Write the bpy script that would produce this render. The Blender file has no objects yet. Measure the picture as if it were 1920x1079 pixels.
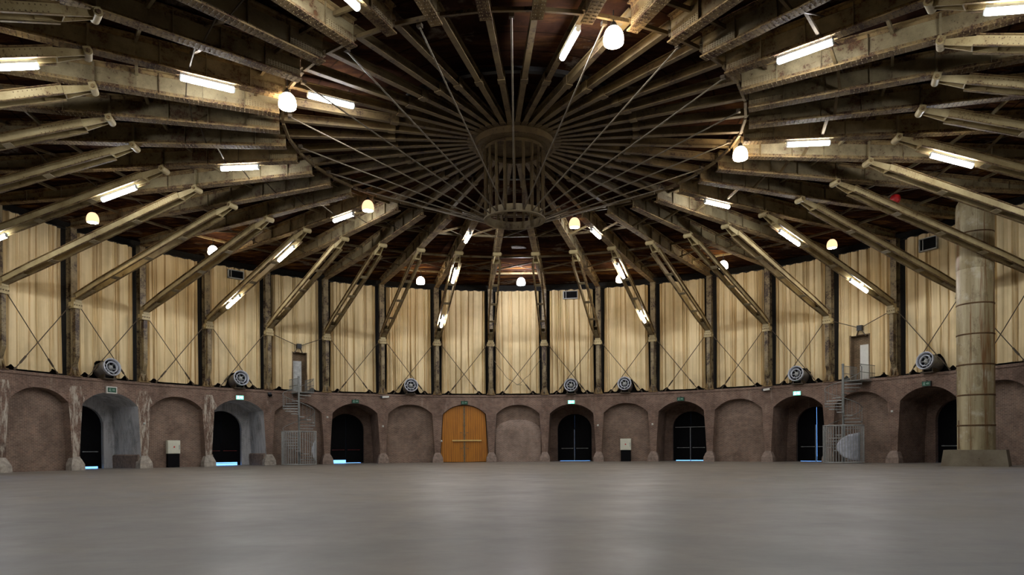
import bpy, math, random
from mathutils import Matrix, Vector
C = bpy.context.scene.collection
PI = math.pi
N = 40
DL = 2*PI/N
R = 28.0
sin, cos = math.sin, math.cos

# ------------------------------------------------------------------ helpers
def P(k, r, z, dx=0.0):
    """point at bay position k (bays counted from the far centre), radius r, height z, dx metres to the right along the tangent"""
    t = k*DL
    return Vector((r*sin(t)+dx*cos(t), r*cos(t)-dx*sin(t), z))

class MB:
    def __init__(s): s.v=[]; s.f=[]; s.sm=[]; s.mi=[]; s.cur=0
    def add(s, vs, fs, smooth=False):
        o=len(s.v); s.v += [tuple(v) for v in vs]
        for f in fs: s.f.append(tuple(i+o for i in f)); s.sm.append(smooth); s.mi.append(s.cur)
        return s
    def box(s, lo, hi, m=None):
        x0,y0,z0=lo; x1,y1,z1=hi
        vs=[(x0,y0,z0),(x1,y0,z0),(x1,y1,z0),(x0,y1,z0),(x0,y0,z1),(x1,y0,z1),(x1,y1,z1),(x0,y1,z1)]
        if m is not None: vs=[m@Vector(v) for v in vs]
        return s.add(vs,[(3,2,1,0),(4,5,6,7),(0,1,5,4),(1,2,6,5),(2,3,7,6),(3,0,4,7)])
    def exx(s, poly, x0, x1):
        """extrude a (y,z) polygon along x"""
        n=len(poly)
        vs=[(x0,y,z) for y,z in poly]+[(x1,y,z) for y,z in poly]
        fs=[tuple(range(n)),tuple(range(2*n-1,n-1,-1))]+[(i,i+n,(i+1)%n+n,(i+1)%n) for i in range(n)]
        return s.add(vs,fs)
    def exy(s, poly, y0, y1):
        """extrude an (x,z) polygon along y"""
        n=len(poly)
        vs=[(x,y0,z) for x,z in poly]+[(x,y1,z) for x,z in poly]
        fs=[tuple(range(n)),tuple(range(2*n-1,n-1,-1))]+[(i,i+n,(i+1)%n+n,(i+1)%n) for i in range(n)]
        return s.add(vs,fs)
    def ribbon(s, pts, t0, t1, x0, x1):
        """a bar of width x0..x1 following (y,z) points, from z+t0 to z+t1"""
        for (a,b),(c,d) in zip(pts[:-1],pts[1:]):
            s.exx([(a,b+t0),(c,d+t0),(c,d+t1),(a,b+t1)],x0,x1)
        return s
    def beam(s, p0, p1, w, h, up=(0,0,1)):
        p0=Vector(p0); p1=Vector(p1); d=(p1-p0); L=d.length; d.normalize()
        u=Vector(up); sx=d.cross(u)
        if sx.length<1e-4: sx=d.cross(Vector((1,0,0)))
        sx.normalize(); u=sx.cross(d)
        m=Matrix((sx,d,u)).transposed().to_4x4(); m.translation=p0
        return s.box((-w/2,0,-h/2),(w/2,L,h/2),m)
    def tube(s, p0, p1, r, n=8, r1=None, caps=True):
        p0=Vector(p0); p1=Vector(p1); d=(p1-p0).normalized(); r1=r if r1 is None else r1
        a=d.orthogonal().normalized(); b=d.cross(a)
        vs=[]
        for p,q in ((p0,r),(p1,r1)):
            for i in range(n):
                t=2*PI*i/n; vs.append(p+a*(q*cos(t))+b*(q*sin(t)))
        s.add(vs,[(i,(i+1)%n,(i+1)%n+n,i+n) for i in range(n)],True)
        if caps: s.add(vs,[tuple(range(n-1,-1,-1)),tuple(range(n,2*n))])
        return s
    def path(s, pts, r, n=6):
        pts=[Vector(p) for p in pts]; vs=[]
        for i,p in enumerate(pts):
            d=(pts[min(i+1,len(pts)-1)]-pts[max(i-1,0)]).normalized()
            a=d.cross(Vector((0,0,1)))
            if a.length<1e-3: a=d.orthogonal()
            a.normalize(); b=d.cross(a)
            for j in range(n):
                t=2*PI*j/n; vs.append(p+a*(r*cos(t))+b*(r*sin(t)))
        fs=[(i*n+j,i*n+(j+1)%n,(i+1)*n+(j+1)%n,(i+1)*n+j) for i in range(len(pts)-1) for j in range(n)]
        s.add(vs,fs,True)
        s.add(vs,[tuple(range(n-1,-1,-1)),tuple(range((len(pts)-1)*n,len(pts)*n))])
        return s
    def lathe(s, prof, n=24, m=None, smooth=True, a0=0.0, a1=2*PI):
        """revolve (r,z) points about z"""
        full=abs(a1-a0-2*PI)<1e-6; k=n if full else n+1
        vs=[]
        for r,z in prof:
            for i in range(k):
                t=a0+(a1-a0)*i/n; v=Vector((r*cos(t),r*sin(t),z)); vs.append(m@v if m is not None else v)
        fs=[]
        for j in range(len(prof)-1):
            for i in range(n):
                i2=(i+1)%k
                fs.append((j*k+i,j*k+i2,(j+1)*k+i2,(j+1)*k+i))
        return s.add(vs,fs,smooth)
    def mesh(s, name, mat):
        me=bpy.data.meshes.new(name); me.from_pydata(s.v,[],s.f); me.update()
        me.polygons.foreach_set('use_smooth',s.sm)
        for m in (mat if isinstance(mat,(list,tuple)) else [mat]): me.materials.append(m)
        if any(s.mi): me.polygons.foreach_set('material_index',s.mi)
        return me

def put(name, me, parent=None):
    o=bpy.data.objects.new(name, me); C.objects.link(o)
    if parent is not None: o.parent=parent
    return o
def root(name, label, cat, loc=(0,0,0), rz=0.0, group=None, kind=None):
    o=bpy.data.objects.new(name,None); C.objects.link(o); o.empty_display_size=.2
    o.location=loc; o.rotation_euler=(0,0,rz)
    return tag(o,label,cat,group,kind)
def tag(o,label=None,cat=None,group=None,kind=None):
    if label: o['label']=label
    if cat: o['category']=cat
    if group: o['group']=group
    if kind: o['kind']=kind
    return o
def inst(parts, rt):
    """parts: [(name, mesh, [(subname, mesh), ...], label)]"""
    for pt in parts:
        o=put(pt[0],pt[1],rt)
        if len(pt)>3 and pt[3]: o['label']=pt[3]
        for sn,sm in (pt[2] if len(pt)>2 else []): put(sn,sm,o)
    return rt

ORD=['','first','second','third','fourth','fifth','sixth','seventh','eighth','ninth','tenth','eleventh','twelfth','thirteenth','fourteenth','fifteenth','sixteenth','seventeenth','eighteenth','nineteenth','twentieth','twenty-first']
def colpos(k):          # half-integer positions, counted from the wooden doors
    n=int(k+1.5) if k>-1 else int(-k-.5)
    return ORD[n], ('right' if k>-1 else 'left')
def baypos(b):
    n=b+1 if b>-1 else -1-b
    return ORD[n], ('right' if b>-1 else 'left')

# ------------------------------------------------------------------ materials
def nt(name):
    m=bpy.data.materials.new(name); m.use_nodes=True
    t=m.node_tree; b=t.nodes['Principled BSDF']
    return m,t,b
def L(t,a,b): t.links.new(a,b)
def noise(t, vec, scale, detail=4, rough=.6, dist=0.0):
    n=t.nodes.new('ShaderNodeTexNoise'); n.inputs['Scale'].default_value=scale; n.inputs['Detail'].default_value=detail
    n.inputs['Roughness'].default_value=rough; n.inputs['Distortion'].default_value=dist
    if vec is not None: L(t,vec,n.inputs['Vector'])
    return n.outputs['Fac']
def ramp(t, fac, stops):
    n=t.nodes.new('ShaderNodeValToRGB'); L(t,fac,n.inputs['Fac'])
    e=n.color_ramp.elements
    while len(e)<len(stops): e.new(.5)
    for el,(p,c) in zip(e,stops):
        el.position=p; el.color=(c,c,c,1) if not isinstance(c,(tuple,list)) else (*c,1)
    return n.outputs['Color']
def mix(t, fac, a, b, mode='MIX'):
    n=t.nodes.new('ShaderNodeMix'); n.data_type='RGBA'; n.blend_type=mode
    if hasattr(fac,'is_linked'): L(t,fac,n.inputs[0])
    else: n.inputs[0].default_value=fac
    for s,x in ((n.inputs[6],a),(n.inputs[7],b)):
        if hasattr(x,'is_linked'): L(t,x,s)
        else: s.default_value=(*x,1)
    return n.outputs[2]
def coords(t, rnd=True, scale=(1,1,1)):
    tc=t.nodes.new('ShaderNodeTexCoord')
    mp=t.nodes.new('ShaderNodeMapping'); mp.inputs['Scale'].default_value=scale
    if rnd:
        oi=t.nodes.new('ShaderNodeObjectInfo'); ml=t.nodes.new('ShaderNodeMath'); ml.operation='MULTIPLY'; ml.inputs[1].default_value=97
        L(t,oi.outputs['Random'],ml.inputs[0])
        cb=t.nodes.new('ShaderNodeCombineXYZ'); 
        for i in range(3): L(t,ml.outputs[0],cb.inputs[i])
        ad=t.nodes.new('ShaderNodeVectorMath'); L(t,tc.outputs['Object'],ad.inputs[0]); L(t,cb.outputs[0],ad.inputs[1])
        L(t,ad.outputs[0],mp.inputs['Vector'])
    else: L(t,tc.outputs['Object'],mp.inputs['Vector'])
    return mp.outputs['Vector']
def bump(t,b,h,strength=.3,dist=.02):
    n=t.nodes.new('ShaderNodeBump'); n.inputs['Strength'].default_value=strength; n.inputs['Distance'].default_value=dist
    L(t,h,n.inputs['Height']); L(t,n.outputs[0],b.inputs['Normal'])
def plain(name,col,rough=.6,metal=0.0,var=.25,emit=None,es=0.0):
    m,t,b=nt(name)
    v=coords(t); f=noise(t,v,5,4)
    c=mix(t,ramp(t,f,[(.3,0.0),(.7,1.0)]),tuple(x*(1-var) for x in col),tuple(min(1,x*(1+var)) for x in col))
    L(t,c,b.inputs['Base Color']); b.inputs['Roughness'].default_value=rough; b.inputs['Metallic'].default_value=metal
    if emit: b.inputs['Emission Color'].default_value=(*emit,1); b.inputs['Emission Strength'].default_value=es
    return m
def painted_steel(name, paint, dirt, rust, amount, scale=1.0, rough=.55):
    m,t,b=nt(name); v=coords(t)
    f1=noise(t,v,.9*scale,5,.65); f2=noise(t,v,7*scale,6,.7); f3=noise(t,v,28*scale,4,.6)
    c=mix(t,ramp(t,f1,[(.35,0.0),(.68,1.0)]),paint,dirt)
    sp=ramp(t,f3,[(.60,0.0),(.70,1.0)])
    c=mix(t,mix(t,.6,(0,0,0),sp),c,tuple(x*.35 for x in dirt))
    lo=.72-.45*amount
    s=t.nodes.new('ShaderNodeMath'); s.operation='ADD'; L(t,f1,s.inputs[0]); L(t,f2,s.inputs[1])
    rm=ramp(t,s.outputs[0],[(0.0,0.0),(1.0,1.0)])
    h=t.nodes.new('ShaderNodeMapRange'); L(t,s.outputs[0],h.inputs['Value']); h.inputs['From Min'].default_value=1.28-.5*amount; h.inputs['From Max'].default_value=1.38-.44*amount
    rc=mix(t,ramp(t,f3,[(.35,0.0),(.65,1.0)]),rust,tuple(x*.3 for x in rust))
    c=mix(t,h.outputs[0],c,rc)
    L(t,c,b.inputs['Base Color']); b.inputs['Roughness'].default_value=rough
    bump(t,b,f2,.25,.01)
    return m
STEEL=painted_steel('cream painted steel',(.30,.24,.13),(.11,.075,.034),(.12,.046,.013),.36)
RIVET=plain('rivet heads',(.15,.10,.045),.6,0,.4)
STEEL_L=painted_steel('pale painted steel',(.46,.37,.19),(.25,.18,.075),(.15,.062,.016),.22)
STEEL_R=painted_steel('rusted flange steel',(.26,.175,.070),(.12,.068,.025),(.085,.033,.010),.55,1.8,.8)
STEEL_C=painted_steel('flaking column steel',(.27,.21,.11),(.10,.066,.03),(.045,.018,.008),.55,1.3)
RIB=painted_steel('dull rafter steel',(.17,.118,.048),(.085,.052,.022),(.055,.022,.008),.38,1.4,.7)
ROD=plain('dull rod steel',(.16,.13,.09),.5,.3)
RODD=plain('dark rod steel',(.07,.05,.03),.55,.2)
DARK=plain('dark bracket metal',(.02,.02,.022),.5)
GALV=plain('galvanised steel',(.36,.37,.36),.5,.1)
STAIRM=plain('dull stair galvanising',(.20,.21,.20),.6,.1)
ALU=plain('fan casing grey',(.46,.48,.54),.4,.15)
FAN_D=plain('fan dark interior',(.03,.032,.04),.5)
WHITE=plain('white enamel',(.62,.62,.57),.45,0,.06)
BLACK=plain('black enamel',(.004,.004,.005),.6)
BLACK.node_tree.nodes['Principled BSDF'].inputs['Specular IOR Level'].default_value=.08
CREAMBOX=plain('cream enamel',(.66,.66,.54),.5,0,.05)
RED=plain('red plastic',(.55,.02,.02),.35,0,.1)
DULLRED=plain('dark red bar',(.16,.012,.012),.4,0,.1)

def curtain_mat():
    m,t,b=nt('cream curtain cloth'); v=coords(t)
    st=coords(t,True,(3.2,3.2,.09)); f=noise(t,st,1.0,4,.65); g=noise(t,v,.55,4,.6)
    st2=coords(t,True,(14,14,.12)); h=noise(t,st2,1.0,3,.6)
    c=mix(t,ramp(t,f,[(.42,0.0),(.66,1.0)]),(.80,.645,.385),(.62,.48,.26))
    c=mix(t,ramp(t,h,[(.60,0.0),(.72,.4)]),c,(.25,.17,.075))
    c=mix(t,ramp(t,g,[(.48,0.0),(.75,.5)]),c,(.42,.32,.18))
    L(t,c,b.inputs['Base Color']); b.inputs['Roughness'].default_value=.9; b.inputs['Specular IOR Level'].default_value=.1
    return m
CURTAIN=curtain_mat()

def brick_mat(name, tint, dark, stain=None, stain_lo=.5, paint=None, sscale=1.0):
    m,t,b=nt(name)
    geo=t.nodes.new('ShaderNodeNewGeometry'); sx=t.nodes.new('ShaderNodeSeparateXYZ'); L(t,geo.outputs['Position'],sx.inputs[0])
    at=t.nodes.new('ShaderNodeMath'); at.operation='ARCTAN2'; L(t,sx.outputs[0],at.inputs[0]); L(t,sx.outputs[1],at.inputs[1])
    ml=t.nodes.new('ShaderNodeMath'); ml.operation='MULTIPLY'; ml.inputs[1].default_value=R; L(t,at.outputs[0],ml.inputs[0])
    ln=t.nodes.new('ShaderNodeVectorMath'); ln.operation='LENGTH'
    cxy=t.nodes.new('ShaderNodeCombineXYZ'); L(t,sx.outputs[0],cxy.inputs[0]); L(t,sx.outputs[1],cxy.inputs[1]); L(t,cxy.outputs[0],ln.inputs[0])
    ad=t.nodes.new('ShaderNodeMath'); ad.operation='ADD'; L(t,ml.outputs[0],ad.inputs[0]); L(t,ln.outputs['Value'],ad.inputs[1])
    uv=t.nodes.new('ShaderNodeCombineXYZ'); L(t,ad.outputs[0],uv.inputs[0]); L(t,sx.outputs[2],uv.inputs[1])
    br=t.nodes.new('ShaderNodeTexBrick'); L(t,uv.outputs[0],br.inputs['Vector'])
    br.inputs['Scale'].default_value=1.0; br.inputs['Brick Width'].default_value=.25; br.inputs['Row Height'].default_value=.083
    br.inputs['Mortar Size'].default_value=.014; br.inputs['Mortar Smooth'].default_value=.3
    br.inputs['Color1'].default_value=(*tint,1); br.inputs['Color2'].default_value=(*dark,1)
    br.inputs['Mortar'].default_value=(tint[0]*1.5,tint[1]*1.6,tint[2]*1.7,1)
    pos=geo.outputs['Position']
    f=noise(t,pos,.7,6,.7); g=noise(t,pos,4,5,.7)
    c=mix(t,ramp(t,f,[(.36,0.0),(.7,.8)]),br.outputs['Color'],tuple(x*.5 for x in dark))
    c=mix(t,ramp(t,g,[(.5,0.0),(.72,.45)]),c,(tint[0]*1.5,tint[1]*1.3,tint[2]*1.25))
    if stain:
        mp=t.nodes.new('ShaderNodeMapping'); mp.inputs['Scale'].default_value=(1.6,1.6,.35); L(t,pos,mp.inputs['Vector'])
        s=noise(t,mp.outputs[0],sscale,7,.75)
        c=mix(t,ramp(t,s,[(stain_lo,0.0),(stain_lo+.12,.85)]),c,stain)
    L(t,c,b.inputs['Base Color']); b.inputs['Roughness'].default_value=.85; b.inputs['Specular IOR Level'].default_value=.25
    bump(t,b,br.outputs['Fac'],-.2,.01)
    return m
BRICK=brick_mat('purple brown brick',(.22,.15,.112),(.135,.085,.064),(.34,.27,.22),.60)
BRICK_N=brick_mat('niche infill brick',(.235,.165,.122),(.15,.102,.077))
BRICK_I=brick_mat('lighter infill brick',(.31,.23,.18),(.24,.17,.13))
BRICK_W=brick_mat('whitewashed flaking brick',(.20,.13,.095),(.12,.075,.055),(.52,.47,.39),.47,None,3.0)
PLASTER=brick_mat('grey limewashed brick',(.46,.46,.46),(.37,.37,.37),(.66,.66,.67),.44)
STONE=plain('brick plinth stone',(.24,.18,.145),.85,0,.35)
STONE_W=plain('pale plinth stone',(.36,.32,.27),.85,0,.35)
CONC=painted_steel('stained concrete',(.22,.185,.125),(.13,.10,.06),(.09,.05,.02),.18,.8,.8)

def pillar_mat():
    m,t,b=nt('galvanised pillar plate'); v=coords(t,False)
    st=coords(t,False,(2.2,2.2,.16)); f=noise(t,st,1.0,6,.7); g=noise(t,v,1.2,5,.7); h=noise(t,v,9,4,.6)
    c=mix(t,ramp(t,f,[(.38,0.0),(.66,1.0)]),(.44,.37,.22),(.24,.18,.085))
    c=mix(t,ramp(t,g,[(.54,0.0),(.7,.7)]),c,(.58,.53,.41))
    st2=coords(t,False,(1.5,1.5,.05)); k=noise(t,st2,1.4,5,.7)
    c=mix(t,ramp(t,k,[(.57,0.0),(.63,.9)]),c,(.17,.07,.014))
    bl=noise(t,coords(t,False,(1,1,.5)),2.2,6,.75)
    c=mix(t,ramp(t,bl,[(.55,0.0),(.66,.7)]),c,(.16,.115,.055))
    c=mix(t,ramp(t,h,[(.66,0.0),(.74,.8)]),c,(.07,.045,.02))
    L(t,c,b.inputs['Base Color']); b.inputs['Roughness'].default_value=.5; b.inputs['Metallic'].default_value=.15
    return m
PILLAR=pillar_mat()
RUSTBAND=plain('rusted seam',(.10,.05,.015),.8,0,.5)

def floor_mat():
    m,t,b=nt('polished concrete'); v=coords(t,False)
    f=noise(t,v,.16,6,.65,.4); g=noise(t,v,.9,6,.7); h=noise(t,coords(t,False,(.25,1.6,1)),1.2,5,.65)
    c=mix(t,ramp(t,f,[(.36,0.0),(.66,1.0)]),(.225,.20,.17),(.17,.152,.132))
    c=mix(t,ramp(t,g,[(.45,0.0),(.75,.5)]),c,(.25,.222,.188))
    c=mix(t,ramp(t,h,[(.58,0.0),(.72,.55)]),c,(.115,.112,.112))
    L(t,c,b.inputs['Base Color'])
    r=ramp(t,noise(t,v,.5,5,.65),[(.3,.34),(.7,.52)])
    L(t,r,b.inputs['Roughness']); b.inputs['Specular IOR Level'].default_value=.5
    bump(t,b,noise(t,v,.35,3,.5),.06,.05)
    return m
FLOOR=floor_mat()

def roof_mat():
    m,t,b=nt('dark rusted roof sheets')
    geo=t.nodes.new('ShaderNodeNewGeometry'); pos=geo.outputs['Position']
    sx=t.nodes.new('ShaderNodeSeparateXYZ'); L(t,pos,sx.inputs[0])
    cxy=t.nodes.new('ShaderNodeCombineXYZ'); L(t,sx.outputs[0],cxy.inputs[0]); L(t,sx.outputs[1],cxy.inputs[1])
    ln=t.nodes.new('ShaderNodeVectorMath'); ln.operation='LENGTH'; L(t,cxy.outputs[0],ln.inputs[0])
    f=noise(t,pos,.55,6,.7); g=noise(t,pos,1.7,6,.75,.5)
    c=mix(t,ramp(t,f,[(.35,0.0),(.7,1.0)]),(.016,.008,.006),(.045,.020,.012))
    lr=t.nodes.new('ShaderNodeMapRange'); L(t,ln.outputs['Value'],lr.inputs['Value']); lr.inputs['From Min'].default_value=15; lr.inputs['From Max'].default_value=22; lr.inputs['To Min'].default_value=.25
    at_=t.nodes.new('ShaderNodeVectorMath'); at_.operation='MULTIPLY'; L(t,pos,at_.inputs[0]); at_.inputs[1].default_value=(.35,1.5,1)
    st_=noise(t,at_.outputs[0],1.1,6,.7,.4)
    mu=t.nodes.new('ShaderNodeMath'); mu.operation='MULTIPLY'; L(t,ramp(t,st_,[(.50,0.0),(.66,1.0)]),mu.inputs[0]); L(t,lr.outputs[0],mu.inputs[1])
    c=mix(t,mu.outputs[0],c,(.17,.075,.02))
    # pale peeled patches
    p=noise(t,pos,.42,5,.6,.2); p2=noise(t,pos,3.0,5,.75)
    s=t.nodes.new('ShaderNodeMath'); s.operation='MULTIPLY'; L(t,ramp(t,p,[(.60,0.0),(.66,1.0)]),s.inputs[0]); L(t,ramp(t,p2,[(.35,0.0),(.6,1.0)]),s.inputs[1])
    c=mix(t,s.outputs[0],c,(.16,.13,.10))
    # board seams every 1.2 m of radius
    md=t.nodes.new('ShaderNodeMath'); md.operation='PINGPONG'; md.inputs[1].default_value=.6; L(t,ln.outputs['Value'],md.inputs[0])
    c=mix(t,ramp(t,md.outputs[0],[(.0,1.0),(.05,0.0)]),c,(.01,.006,.004))
    L(t,c,b.inputs['Base Color']); b.inputs['Roughness'].default_value=.9; b.inputs['Specular IOR Level'].default_value=.0
    bump(t,b,g,.4,.05)
    return m
ROOF=roof_mat()
DRUM=plain('dark drum plating',(.010,.008,.006),.9,0,.4)
SKYBLOCKW=plain('added sky blocking wall',(.16,.12,.085),.85,0,.2)

def wood_mat():
    m,t,b=nt('golden oak boards'); tc=t.nodes.new('ShaderNodeTexCoord')
    sx=t.nodes.new('ShaderNodeSeparateXYZ'); L(t,tc.outputs['Object'],sx.inputs[0])
    md=t.nodes.new('ShaderNodeMath'); md.operation='PINGPONG'; md.inputs[1].default_value=.09; L(t,sx.outputs[0],md.inputs[0])
    f=noise(t,coords(t,False,(9,9,.6)),1.0,5,.65); g=noise(t,coords(t,False,(1.2,1.2,.5)),1.0,4,.6)
    c=mix(t,ramp(t,f,[(.35,0.0),(.7,1.0)]),(.52,.20,.012),(.34,.118,.007))
    c=mix(t,ramp(t,g,[(.45,0.0),(.75,.6)]),c,(.27,.095,.012))
    c=mix(t,ramp(t,md.outputs[0],[(.0,.8),(.035,0.0)]),c,(.16,.06,.006))
    L(t,c,b.inputs['Base Color']); b.inputs['Roughness'].default_value=.5
    return m
WOOD=wood_mat()
STRAP=plain('door strap iron',(.17,.11,.05),.6,.1)
BARWOOD=plain('pale door bar',(.62,.42,.14),.5,0,.1)

def emis(name,col,s):
    m=bpy.data.materials.new(name); m.use_nodes=True; t=m.node_tree
    t.nodes.remove(t.nodes['Principled BSDF']); e=t.nodes.new('ShaderNodeEmission')
    e.inputs['Color'].default_value=(*col,1); e.inputs['Strength'].default_value=s
    L(t,e.outputs[0],t.nodes['Material Output'].inputs['Surface'])
    return m
TUBE=emis('lit fluorescent tube',(.95,.97,1.0),50.0)
BELL=emis('lit opal bell',(1.0,.80,.55),17.0)
BELLW=emis('warm dim opal',(1.0,.52,.29),.75)
BELLC=emis('lit cool opal bell',(.93,.93,1.0),75.0)
SIGN_ON=emis('lit green sign face',(.10,.75,.38),2.2)
SIGN_W=emis('lit white sign symbol',(.8,1.0,.88),3.2)
SIGN_OFF=plain('unlit green sign face',(.01,.085,.045),.4)
SIGN_OFFW=plain('unlit sign symbol',(.20,.30,.25),.5)
PAVE=plain('outdoor paving',(.35,.35,.36),.8,0,.1)

# ------------------------------------------------------------------ floor, roof, enclosing walls
mb=MB(); n=160; RR=36.0
mb.add([(0,0,0)]+[(RR*sin(2*PI*i/n),RR*cos(2*PI*i/n),0) for i in range(n)],[(0,(i+1)%n+1,i+1) for i in range(n)])
fl=put('floor',mb.mesh('floor',FLOOR)); tag(fl,'worn grey polished concrete floor of the round hall','floor',kind='structure')

def near(i,n=160):
    t=(i/n)*N; t=t if t<=N/2 else t-N
    return abs(t)>10.01
mb=MB(); prof=[(0,15.35),(5.2,15.12),(9.7,14.98),(18,14.86),(29.05,14.74)]
mb.lathe([(r,z) for r,z in prof],n,smooth=False)
vs=[];fs=[]
for i in range(n):
    t0=2*PI*i/n; t1=2*PI*(i+1)/n
    if near(i) and near(i+1):  # roof ring added past the drum, out of view, to shut out the sky
        o=len(vs); vs+=[(29.05*sin(t0),29.05*cos(t0),14.74),(29.05*sin(t1),29.05*cos(t1),14.74),(36*sin(t1),36*cos(t1),14.7),(36*sin(t0),36*cos(t0),14.7)]; fs.append((o,o+1,o+2,o+3))
mb.add(vs,fs)
ce=put('ceiling',mb.mesh('ceiling',ROOF)); tag(ce,'dark rusty underside of the round roof with pale peeled patches','ceiling',kind='structure')
foil=MB(); rnd=random.Random(5)
pts=[P(.05,17.6+rnd.uniform(-.35,.35)+a*.16,0,b*.55) for a,b in ((-1,-.9),(-2.2,-.2),(-1,.7),(.8,1.0),(2,.1),(1.2,-.8))]
foil.add([(p.x,p.y,14.86) for p in pts]+[(p.x,p.y,14.80) for p in pts],[tuple(range(6)),tuple(range(11,5,-1))]+[(i,i+6,(i+1)%6+6,(i+1)%6) for i in range(6)])
tag(put('roof_patch',foil.mesh('roof_patch',plain('silvery patch',(.26,.24,.22),.8,0,.5))),'small silvery patch on the dark roof boards above the centre pendant lamp','patch')

def cylwall(r,z0,z1,k0,k1,m,seg=4,thick=.3):
    b=MB(); c=max(1,int(round((k1-k0)*seg))); vs=[]
    for i in range(c+1):
        k=k0+(k1-k0)*i/c
        for q,z in ((r,z0),(r,z1),(r+thick,z1),(r+thick,z0)): vs.append(P(k,q,z))
    fs=[]
    for i in range(c):
        for j in range(4): fs.append((i*4+j,(i+1)*4+j,(i+1)*4+(j+1)%4,i*4+(j+1)%4))
    fs+= [(0,1,2,3),(c*4+3,c*4+2,c*4+1,c*4)]
    b.add(vs,fs); return b
w=put('wall_upper',cylwall(28.95,5.5,14.76,-10,10,DRUM).mesh('wall_upper',DRUM)); tag(w,'dark plated drum wall behind the curtains','wall',kind='structure')
w=put('wall_near_blocker',cylwall(35.6,0,14.76,10,30,SKYBLOCKW).mesh('wall_near_blocker',SKYBLOCKW)); tag(w,'plain unseen wall added behind the camera to keep skylight out','wall',kind='structure')  # unseen wall added so no skylight leaks in from the near side
for s,nm in ((-10,'wall_west_blocker'),(10,'wall_east_blocker')):  # unseen cross walls, added to seal the hall against skylight
    b=MB(); a=P(s,28.0,0); c=P(s,35.9,0); b.beam((a.x,a.y,7.38),(c.x,c.y,7.38),.3,14.76)
    tag(put(nm,b.mesh(nm,SKYBLOCKW)),'plain unseen cross wall added at the hall edge to keep skylight out','wall',kind='structure')
pv=MB(); pv.add([P(k*.5,36,-.02) for k in range(-20,21)]+[P(k*.5,60,-.02) for k in range(-20,21)],[(i,i+1,i+42,i+41) for i in range(40)])
tag(put('ground',pv.mesh('ground',PAVE)),'outdoor paving beyond the passage doors','ground',kind='structure')

def floor_line(pts,lab):
    m=MB(); vs=[]
    q=[Vector((x,y,0)) for x,y in pts]; n_=len(q); sm_=[]
    for i in range(n_-1):
        a,b,c,d=q[max(i-1,0)],q[i],q[i+1],q[min(i+2,n_-1)]
        for j in range(8):
            t=j/8; sm_.append(.5*((2*b)+(c-a)*t+(2*a-5*b+4*c-d)*t*t+(3*b-a-3*c+d)*t**3))
    sm_.append(q[-1])
    for i,p in enumerate(sm_):
        d=(sm_[min(i+1,len(sm_)-1)]-sm_[max(i-1,0)]).normalized(); s_=Vector((-d.y,d.x,0))*.022
        for k_,zz in ((p+s_,.004),(p-s_,.004),(p-s_,0),(p+s_,0)): vs.append((k_.x,k_.y,zz))
    m.add(vs,[(i*4+j,i*4+(j+1)%4,(i+1)*4+(j+1)%4,(i+1)*4+j) for i in range(len(sm_)-1) for j in range(4)])
    tag(put('floor_marking',m.mesh('floor_marking',plain('worn chalk line',(.40,.38,.35),.36,0,.3))),lab,'floor marking')
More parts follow.
